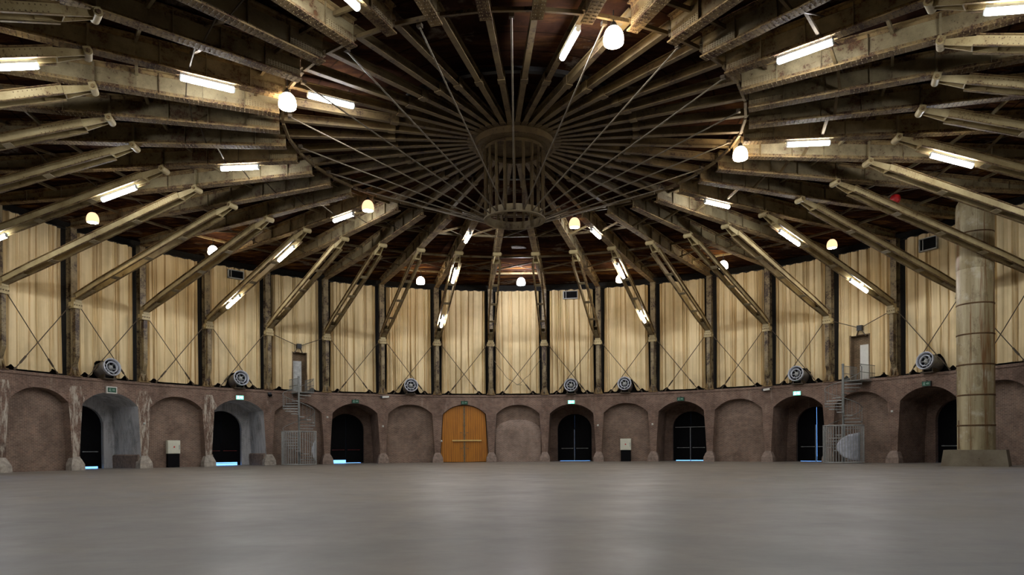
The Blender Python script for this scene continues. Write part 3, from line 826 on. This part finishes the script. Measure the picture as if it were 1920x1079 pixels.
m=MB(); m.lathe([(1.20,Z(11.0)),(1.34,Z(11.0)),(1.34,Z(11.05)),(1.27,Z(11.05)),(1.27,Z(11.34)),(1.22,Z(11.34)),(1.22,Z(11.05)),(1.20,Z(11.05)),(1.20,Z(11.0))],64,smooth=False)
lr=put('lower_ring',m.mesh('lower_ring',STEEL),rt)
m=MB(); m.box((-.06,-.015,Z(11.02)),(.06,.015,Z(14.0))); m.box((-.012,-.05,Z(11.02)),(.012,.05,Z(14.0))); bar=m.mesh('cage_bar',RIB)
for b in range(-20,20,2):
    o=put('cage_bar',bar,rt); p=P(b,1.275,0); o.location=(p.x,p.y,0); o.rotation_euler=(0,0,-b*DL)
for b in range(-20,20,2):
    a=P(b,1.30,11.10); e=P(b,9.30,14.29)
    o,s=(baypos(b))
    r_=root('tie_rod','thin tie rod of the cage over the %s bay %s of the wooden doors'%(o,s),'tie rod',e,0,'tie rods of the cage')
    m=MB(); m.tube((0,0,0),a-e,.03,8); put('rod',m.mesh('rod',ROD),r_)
    m=MB(); m.box((-.08,-.08,-.02),(.08,.08,.10)); q=put('rod_anchor',m.mesh('rod_anchor',RODD),r_); q.rotation_euler=(0,0,-b*DL)

# ------------------------------------------------------------------ lamps
def tube_parts(Lh):
    m=MB(); m.box((-.085,-Lh-.03,.07),(.085,Lh+.03,.15)); hs=m.mesh('lamp_housing',GALV)
    m=MB(); m.tube((0,-Lh,0),(0,Lh,0),.095,14); tb=m.mesh('lit_tube',TUBE)
    m=MB(); m.tube((0,-Lh-.05,.0),(0,-Lh,.0),.085,14); m2=MB(); m2.tube((0,Lh,.0),(0,Lh+.05,.0),.085,14)
    return [('lamp_housing',hs),('lit_tube',tb),('end_cap',m.mesh('end_cap',GALV)),('end_cap',m2.mesh('end_cap',GALV))]
TP=tube_parts(.84)
ang=math.atan2(PA.z-PB.z,PB.y-PA.y)
def lamp(k,r,z,tilt,where):
    o,s=colpos(k)
    rt=root('fluorescent_lamp','lit white fluorescent tube %s %s of the wooden doors'%(where%o,s),'lamp',P(k,r,z),0,'fluorescent tubes')
    rt.rotation_mode='XYZ'; rt.rotation_euler=(-tilt,0,-k*DL)
    inst(TP,rt)
def on_strut(r): 
    t=(r-15.95)/(27.80-15.95); p=PA.lerp(PB,t); return p - SU*.315
for k in LINES:
    if k in (-13.5,18.5): lamp(k,8.05,14.26,0,'under the %s hub rafter')
    lamp(k,12.38,13.80,0,'under the %s roof girder')
    if abs(k)<15.6:
        p=on_strut(18.2); lamp(k,p.y,p.z,ang,'high on the %s inclined strut')
        p=on_strut(24.55); lamp(k,p.y,p.z,ang,'low on the %s inclined strut')

def bell_parts(bm,side=None):
    dn=MB(); dn.lathe([(.0,-.285),(.20,-.28),(.27,-.262),(.0,-.262)],20); dm_=dn.mesh('lit_opening',bm)
    m=MB(); prof=[(.0,-.26),(.27,-.26),(.30,-.235),(.315,-.16),(.312,-.06),(.29,.06),(.245,.16),(.175,.24),(.10,.28)]
    m.lathe(prof,24); sh=m.mesh('opal_bell',side or bm)
    m=MB(); m.lathe([(.0,.42),(.07,.42),(.10,.36),(.125,.30),(.125,.24),(.0,.24)],16); cp=m.mesh('lamp_cap',DARK)
    m=MB(); m.tube((0,0,.40),(0,0,.80),.018,6); cd=m.mesh('hanger',DARK)
    return [('opal_bell',sh,[('lit_opening',dm_)]),('lamp_cap',cp),('hanger',cd)]
BP=bell_parts(BELL); BW=bell_parts(emis('lit warm opening',(1.0,.80,.55),40.0),BELLW); BC=bell_parts(BELLC)
PEND=[(-13.58,9.7,'big warm bell pendant lamp at the girder tips beside the cage, far left'),(17.88,9.6,'big warm bell pendant lamp high above, at the top of the picture'),
 (10.04,9.78,'warm bell pendant lamp at the girder tips over the right side'),(-5.70,9.82,'warm bell pendant lamp at the girder tips between left side and cage'),
 (2.18,9.89,'warm bell pendant lamp at the girder tips just right of the cage'),
 (-7.956,24.2,'bell pendant lamp in front of the leftmost curtain tops'),(-5.946,23.9,'half hidden bell pendant lamp behind an inclined strut at left'),
 (-1.95,24.0,'small pale bell pendant lamp over the bay left of the wooden doors'),(.088,23.5,'cool white glaring bell pendant lamp at the centre below the cage'),
 (2.085,24.1,'bell pendant lamp behind a tube-carrying strut right of the centre'),(4.123,23.9,'half hidden bell pendant lamp behind an inclined strut at right'),
 (6.068,24.3,'orange glowing bell pendant lamp above the right high doorway')]
for k,r,lab in PEND:
    inst(BC if abs(k)<.1 else (BW if k in (-5.70,2.18,6.068,-7.956) else BP),root('pendant_lamp',lab,'lamp',P(k,r,13.80),0,'bell pendant lamps'))

# ------------------------------------------------------------------ jet fans on the ledge
def fan_parts():
    m=MB(); T=Matrix.Rotation(PI/2,4,'X')     # z of the profile -> -y (towards the hall)
    m.lathe([(.47,-.75),(.50,-.75),(.50,.28),(.545,.30),(.56,.36),(.545,.42),(.50,.42),(.46,.30),(.46,-.70),(.0,-.70)],32,T)
    case=m.mesh('fan_casing',ALU)
    m=MB(); m.lathe([(.50,.17),(.515,.17),(.515,.21),(.50,.21)],32,T); band=m.mesh('casing_band',GALV)
    m=MB(); m.lathe([(.458,.20),(.458,-.3),(.0,-.3)],32,T); inr=m.mesh('inner_lining',FAN_D)
    m=MB(); m.lathe([(.30,.26),(.345,.30),(.36,.36),(.33,.38),(.285,.30),(.30,.26)],32,T); ring=m.mesh('nozzle_ring',ALU)
    m=MB(); m.lathe([(.0,.36),(.07,.34),(.14,.24),(.16,.1),(.0,.1)],24,T); hub=m.mesh('hub_cone',GALV)
    bl=MB()
    for i in range(8):
        a=2*PI*i/8; q=T@Matrix.Rotation(a,4,'Z'); bl.box((.12,-.05,.06),(.45,.05,.075),q@Matrix.Rotation(.5,4,'X'))
    b=bl.mesh('fan_blades',GALV)
    m=MB(); m.box((-.34,-.10,-.60),(-.26,.5,-.36)); m.box((.26,-.10,-.60),(.34,.5,-.36)); m.box((-.42,-.18,-.66),(.42,.6,-.60)); 
    return [('fan_casing',case,[('casing_band',band),('inner_lining',inr)]),('nozzle_ring',ring),('hub_cone',hub),('fan_blades',b)], m
FP,fm=fan_parts(); FBR=fm.mesh('fan_bracket',RODD)
for b,dx in FANS.items():
    o,s=baypos(b)
    rt=root('jet_fan','grey round jet fan on the ledge, %s bay %s of the wooden doors'%(o,s),'fan',P(b+dx,27.85,6.16),0,'jet fans on the ledge')
    rt.rotation_euler=(0,0,-b*DL)
    for pt in FP:
        q=put(pt[0],pt[1],rt); q.rotation_euler=(-.20,0,0)
        for sn,sm in (pt[2] if len(pt)>2 else []): put(sn,sm,q)
    put('fan_bracket',FBR,rt)

# ------------------------------------------------------------------ exit signs
def sign_parts(on):
    m=MB(); m.box((-.28,0,-.15),(.28,.09,.15)); hs=m.mesh('sign_box',DARK if not on else GALV)
    m=MB(); m.box((-.255,-.012,-.125),(.255,0,.125)); fc=m.mesh('sign_face',SIGN_ON if on else SIGN_OFF)
    m=MB(); y0,y1=-.02,-.012
    m.tube((-.12,y0,.085),(-.12,y1,.085),.025,10)
    m.exy([(-.15,.055),(-.09,.055),(-.10,-.03),(-.05,-.10),(-.08,-.11),(-.13,-.04),(-.19,-.10),(-.21,-.08),(-.16,-.02)][::-1],y0,y1)
    m.exy([(.0,-.012),(.10,-.012),(.10,-.06),(.20,.01),(.10,.08),(.10,.03),(.0,.03)][::-1],y0,y1)
    sy=m.mesh('running_figure',SIGN_W if on else SIGN_OFFW)
    m=MB(); m.box((-.03,.0,.15),(.03,.12,.2)); br=m.mesh('sign_bracket',DARK)
    return [('sign_box',hs),('sign_face',fc,[('running_figure',sy)]),('sign_bracket',br)]
SO,SF=sign_parts(True),sign_parts(False)
m=MB()
for a,b_ in (((-.33,-.02,.15),(.33,.1,.21)),((-.33,-.02,-.21),(.33,.1,-.15)),((-.33,-.02,-.15),(-.28,.1,.15)),((.28,-.02,-.15),(.33,.1,.15))): m.box(a,b_)
FRM=m.mesh('sign_frame',WHITE)
for b,on in ((-7,0),(-5,1),(-3,0),(-1,0),(1,1),(3,0),(5,1),(7,0)):
    pos=baypos(b) if b!=-1 else None
    lab=('%s green exit sign over the passage, %s bay %s of the wooden doors'%(('lit' if on else 'dark'),*pos)) if pos else 'dark green exit sign over the wooden doors'
    if b==-7: lab='dark exit sign in a white frame over the leftmost passage'
    rt=root('exit_sign',lab,'exit sign',P(b,27.87,4.86),-b*DL,'exit signs')
    inst(SO if on else SF,rt)
    if b==-7: put('sign_frame',FRM,rt)

# ------------------------------------------------------------------ hose cabinets in two niches
def cabinet(b,dx,z1):
    rt=root('hose_cabinet','white cabinet on a black base, niche of %s bay %s of the wooden doors'%baypos(b),'cabinet',P(b+dx,R+.53,0),-b*DL,'niche cabinets')
    m=MB(); m.box((-.43,-.30,.92),(.43,-.02,z1)); bx=put('cabinet_box',m.mesh('cabinet_box',CREAMBOX),rt)
    m=MB(); m.box((-.40,-.325,.95),(.33,-.30,z1-.03)); d=put('cabinet_door',m.mesh('cabinet_door',CREAMBOX),rt)
    m=MB(); m.tube((0,-.335,.5*(z1+.92)),(0,-.325,.5*(z1+.92)),.055,12); put('red_dot',m.mesh('red_dot',RED),d)
    m=MB(); m.box((.34,-.34,1.2),(.38,-.30,1.5)); put('handle',m.mesh('handle',GALV),d)
    m=MB(); m.box((-.40,-.26,0),(.40,-.02,.92)); put('cabinet_base',m.mesh('cabinet_base',BLACK),rt)
cabinet(-6,-.02,1.80); cabinet(2,-.015,1.84)

# ------------------------------------------------------------------ small wall fittings
for k,z,dx,lab in ((-3.5,3.6,.02,'small white sensor on the pier right of the left spiral stair'),(-2.5,2.94,0,'small white sensor on the second pier left of the wooden doors'),
  (-1.5,1.75,.32,'small white switch on the pier just left of the wooden doors'),(1.5,2.94,-.05,'small white sensor on the pier right of the lit centre passage'),
  (2.5,2.95,-.06,'small white sensor on the pier right of the right-hand niche cabinet'),(6.5,3.29,-.1,'small white sensor on the pier right of the right spiral stair'),
  (-6.5,2.86,-.02,'small white sensor on the whitewashed pier left of a niche cabinet')):
    rt=root('wall_sensor',lab,'sensor',P(k,R,z,dx),-k*DL,'pier sensors')
    m=MB(); m.box((-.07,-.03,-.07),(.07,0,.07)); put('back_plate',m.mesh('back_plate',WHITE),rt)
    m=MB(); m.lathe([(.06,0),(.05,.05),(.0,.07)],12,Matrix.Translation((0,-.03,0))@Matrix.Rotation(PI/2,4,'X')); put('lens',m.mesh('lens',WHITE),rt)
rt=root('dome_camera','dark dome camera on the wall head left of the left spiral stair','camera',P(-4.494,R,5.2),4.494*DL)
m=MB(); m.box((-.12,-.10,-.02),(.12,0,.14)); put('mount',m.mesh('mount',DARK),rt)
m=MB(); m.lathe([(.16,0),(.15,-.10),(.09,-.17),(0,-.20)],16,Matrix.Translation((0,-.14,-.02))); m.lathe([(0,0.02),(.16,0.0)],16,Matrix.Translation((0,-.14,-.02))); put('dome',m.mesh('dome',BLACK),rt)
for k,lab in ((-2.478,'white bullet camera on the wall head second pier left of the wooden doors'),(4.482,'white camera on the wall head over the pier left of the lit right passage')):
    rt=root('bullet_camera',lab,'camera',P(k,R,5.26),-k*DL)
    m=MB(); m.box((-.30,-.12,-.10),(-.12,0,.10)); put('mount',m.mesh('mount',DARK),rt)
    m=MB(); m.beam((-.15,-.12,-.02),(.36,-.24,.02),.13,.15); put('camera_body',m.mesh('camera_body',WHITE),rt)
    m=MB(); m.tube((.36,-.24,.02),(.40,-.25,.02),.05,10); put('lens',m.mesh('lens',BLACK),rt)
for k0,z,rr_,w_,h_,lab in ((-5.015,13.66,28.33,1.15,.62,'dark louvred vent high on a curtain, at left beside a tube-carrying strut'),(.988,13.69,28.33,1.2,.66,'dark vent in a pale frame high on a curtain just right of the centre'),(6.98,13.42,28.33,1.15,.80,'dark vent high on the curtain next to the big pillar')):
    rt=root('wall_vent',lab,'vent',P(k0,rr_,z),-k0*DL,'high vents')
    m=MB(); a,c=w_/2,h_/2
    for lo,hi in (((-a,-.12,-c),(a,.05,-c+.07)),((-a,-.12,c-.05),(a,.05,c)),((-a,-.12,-c),(-a+.08,.05,c)),((a-.04,-.12,-c),(a,.05,c)),((-a+.22,-.08,-c),(-a+.27,.05,c))): m.box(lo,hi)
    put('vent_frame',m.mesh('vent_frame',GALV),rt)
    m=MB(); m.box((-a+.02,-.03,-c+.02),(a-.02,.05,c-.02)); put('vent_opening',m.mesh('vent_opening',BLACK),rt)
    m=MB()
    for i in range(6):
        z_=-c+.1+i*(h_-.2)/5; m.box((-a+.27,-.06,z_-.008),(a-.04,-.03,z_+.008))
    put('vent_slats',m.mesh('vent_slats',BLACK),rt)

# ------------------------------------------------------------------ high doorways (recesses) behind the stairs
RECB=brick_mat('recess brick',(.21,.145,.085),(.14,.095,.055))
num=20
for b,(u0,u1) in RECESS.items():
    num+=1; x0,x1=u0*W,u1*W
    rt=root('door_%d'%num,'high doorway cut in the curtain at the top of the %s spiral stair'%('left' if b<0 else 'right'),'door',P(b,R,5.5),-b*DL,kind='structure')
    sag=lambda x:0
    m=MB(); zt=2.98
    m.box((x0-.04,.45,0),(x0+.04,.95,zt)); m.box((x1-.04,.45,0),(x1+.04,.95,zt)); m.box((x0-.04,.45,zt),(x1+.04,.95,zt+.06)); m.box((x0,.86,0),(x1,.94,zt))
    put('recess',m.mesh('recess',RECB),rt)
    m=MB()
    if b<0: m.box((x0+.05,.58,0),(x0+.72,.63,2.35))
    else: m.box((x1-.68,.58,0),(x1-.05,.63,2.35))
    lf=put('door_leaf',m.mesh('door_leaf',WHITE if b>0 else GALV),rt)
    m=MB(); hx=(x0+.62) if b<0 else (x1-.58); m.tube((hx,.54,1.05),(hx,.58,1.05),.03,8); m.box((hx-.06,.53,1.03),(hx+.06,.545,1.07))
    put('handle',m.mesh('handle',GALV),lf)

# ------------------------------------------------------------------ spiral stairs
def spiral(b,kc,lab,mirror_platform):
    rad=1.12; rc=26.55
    rt=root('spiral_stair',lab,'stair',P(kc,rc,0),-kc*DL,'spiral stairs')
    m=MB(); m.tube((0,0,0),(0,0,6.45),.075,14); m.lathe([(0,6.5),(.09,6.47),(.09,6.42),(0,6.42)],12); put('centre_pole',m.mesh('centre_pole',STAIRM),rt)
    TURN=2.55; TOPZ=5.36; rise=.205
    n_=int(TOPZ/rise); z0=TOPZ-n_*rise
    phi=lambda z: -2*PI*(z-TOPZ)/(-TURN) if False else 2*PI*(TOPZ-z)/TURN     # angle from local +x, growing as one goes down
    # going down from the top the stair turns towards the wall first
    for i in range(n_):
        z=TOPZ-rise*(i+1); a=phi(z); da=2*PI*rise/TURN*.62
        m=MB(); vs=[]
        for zz in (z-.055,z):
            for q,aa in ((.08,a-da*.5),(rad,a-da*.55),(rad,a+da*.55),(.08,a+da*.5)): vs.append((q*cos(aa),q*sin(aa),zz))
        m.add(vs,[(3,2,1,0),(4,5,6,7),(0,1,5,4),(1,2,6,5),(2,3,7,6),(3,0,4,7)])
        put('tread',m.mesh('tread',GALV),rt)
    # handrail with balusters, following the treads
    pts=[]; m=MB()
    z=.3
    while z<=TOPZ+.01:
        a=phi(z); pts.append((rad*cos(a),rad*sin(a),z+.95)); z+=.06
    m.path(pts,.022,6); hr=put('handrail',m.mesh('handrail',STAIRM),rt)
    m=MB(); z=2.5
    while z<TOPZ:
        a=phi(z); m.tube((rad*cos(a),rad*sin(a),z-.08),(rad*cos(a),rad*sin(a),z+.95),.010,5); z+=.11
    put('balusters',m.mesh('balusters',STAIRM),hr)
    # landing to the high doorway
    m=MB(); yw=R+.75-rc; xa,xb=((-.05,1.15) if mirror_platform else (-.05,1.15))
    m.box((xa,-.02,TOPZ-.05),(xb,yw,TOPZ)); 
    ld=put('landing',m.mesh('landing',STAIRM),rt)
    m=MB()
    for x in (xa,xb):
        for zz in (.5,1.0): m.tube((x,0.0,TOPZ+zz),(x,yw-.35,TOPZ+zz),.02,6)
        y=0.0
        while y<yw-.3: m.tube((x,y,TOPZ),(x,y,TOPZ+1.0),.010,5); y+=.12
    put('landing_rail',m.mesh('landing_rail',STAIRM),ld)
    # tall guard of upright bars round the foot
    H=2.45; m=MB()
    for zz in (.06,H): m.path([(1.22*cos(t*2*PI/40),1.22*sin(t*2*PI/40),zz) for t in range(41)],.03,6)
    for i in range(44):
        t=2*PI*i/44; m.tube((1.22*cos(t),1.22*sin(t),.03),(1.22*cos(t),1.22*sin(t),H),.019,5)
    put('guard_fence',m.mesh('guard_fence',GALV),rt)
    # curved sheet with a rounded edge inside the guard
    m=MB(); vs=[]; nn=14; zc,hh=1.05,.92
    for j in range(nn+1):
        z=zc-hh+2*hh*j/nn; w=math.sqrt(max(0,1-((z-zc)/hh)**2))
        for i in range(9):
            a=-.15-w*(1.25 if b>0 else .95)*i/8
            vs+=[(1.19*cos(a),1.19*sin(a),z)]
    m.add(vs,[(j*9+i,j*9+i+1,(j+1)*9+i+1,(j+1)*9+i) for j in range(nn) for i in range(8)],True)
    q=put('curved_sheet',m.mesh('curved_sheet',ALU),rt); md=q.modifiers.new('t','SOLIDIFY'); md.thickness=.012
spiral(-4,-4.11,'galvanised spiral stair with barred guard left of the wooden doors',True)
spiral(6,5.91,'galvanised spiral stair with barred guard beside the big pillar side',True)
bpy.data.objects['spiral_stair']['label']='galvanised spiral stair with barred foot in the third bay left of the wooden doors'
bpy.data.objects['spiral_stair.001']['label']='galvanised spiral stair with barred foot and round pale sheet, near the big pillar'

# ------------------------------------------------------------------ big pillar
kp,rp_=8.17,25.45
rt=root('steel_pillar','thick rust-streaked plated steel pillar on a concrete block','pillar',P(kp,rp_,0),-.95)
m=MB(); m.add([(-1.5,-1.2,0),(1.5,-1.2,0),(1.5,1.2,0),(-1.5,1.2,0),(-1.38,-1.1,.86),(1.38,-1.1,.86),(1.38,1.1,.86),(-1.38,1.1,.86)],[(3,2,1,0),(4,5,6,7),(0,1,5,4),(1,2,6,5),(2,3,7,6),(3,0,4,7)])
q=put('base_block',m.mesh('base_block',CONC),rt); q.rotation_euler=(0,0,.30)
m=MB(); prof=[(.87,.86),(.87,10.4)]; m.lathe(prof,40); put('lower_shaft',m.mesh('lower_shaft',PILLAR),rt)
m=MB(); m.lathe([(.87,10.4),(.885,10.42),(.885,13.6),(.84,13.95),(.70,14.2),(.45,14.35),(0,14.4)],40); put('upper_shaft',m.mesh('upper_shaft',PILLAR),rt)
for z in (2.15,3.75,5.35,6.95,8.55,12.3):
    m=MB(); m.lathe([(.865,z-.04),(.893,z-.035),(.893,z+.035),(.865,z+.04)],40); put('plate_seam',m.mesh('plate_seam',RUSTBAND),rt)
m=MB()
for i in range(9):
    zz=.9+i*.17; m.lathe([(.874,zz),(.874,zz+.17)],3,None,True,-2.35+PI/2*0,-2.22)
put('rust_streak',m.mesh('rust_streak',RUSTBAND),rt)
# ------------------------------------------------------------------ red ball under the roof
rt=root('red_balloon','round red ball under the roof beside the big pillar top','balloon',P(7.95,21.0,14.02))
m=MB(); m.lathe([(0.02,-.30),(.10,-.26),(.22,-.12),(.26,.04),(.22,.18),(.12,.26),(0,.29)],20); put('ball',m.mesh('ball',RED),rt)
m=MB(); m.tube((0,0,-.30),(.02,0,-.6),.006,5); put('string',m.mesh('string',RED),rt)

# ------------------------------------------------------------------ daylight outside
wd=bpy.data.worlds.new('World'); bpy.context.scene.world=wd; wd.use_nodes=True
bg=wd.node_tree.nodes['Background']; bg.inputs['Color'].default_value=(.16,.42,1.0,1); bg.inputs['Strength'].default_value=3.0

# ------------------------------------------------------------------ camera
f,cx,cy=1352.465,963.277,841.682
yaw,roll=-.0090,-.0070
cam=bpy.data.cameras.new('camera'); co=bpy.data.objects.new('camera',cam); C.objects.link(co)
fwd=Vector((sin(yaw),cos(yaw),0)); right=Vector((cos(yaw),-sin(yaw),0)); up=Vector((0,0,1))
X=right*cos(roll)+up*sin(roll); Y=up*cos(roll)-right*sin(roll)
mt=Matrix((X,Y,-fwd)).transposed().to_4x4(); mt.translation=(.0062*R,-1.1192*R,1.098)
co.matrix_world=mt
cam.sensor_width=36; cam.sensor_fit='HORIZONTAL'; cam.lens=f/1920*36
cam.shift_x=-(cx-960)/1920; cam.shift_y=(cy-539.5)/1920; cam.clip_start=.05; cam.clip_end=300
sc=bpy.context.scene; sc.camera=co
sc.view_settings.view_transform='Standard'; sc.view_settings.look='None'; sc.view_settings.gamma=1; sc.view_settings.exposure=1.35
sc.cycles.max_bounces=6; sc.cycles.diffuse_bounces=4; sc.cycles.sample_clamp_indirect=8
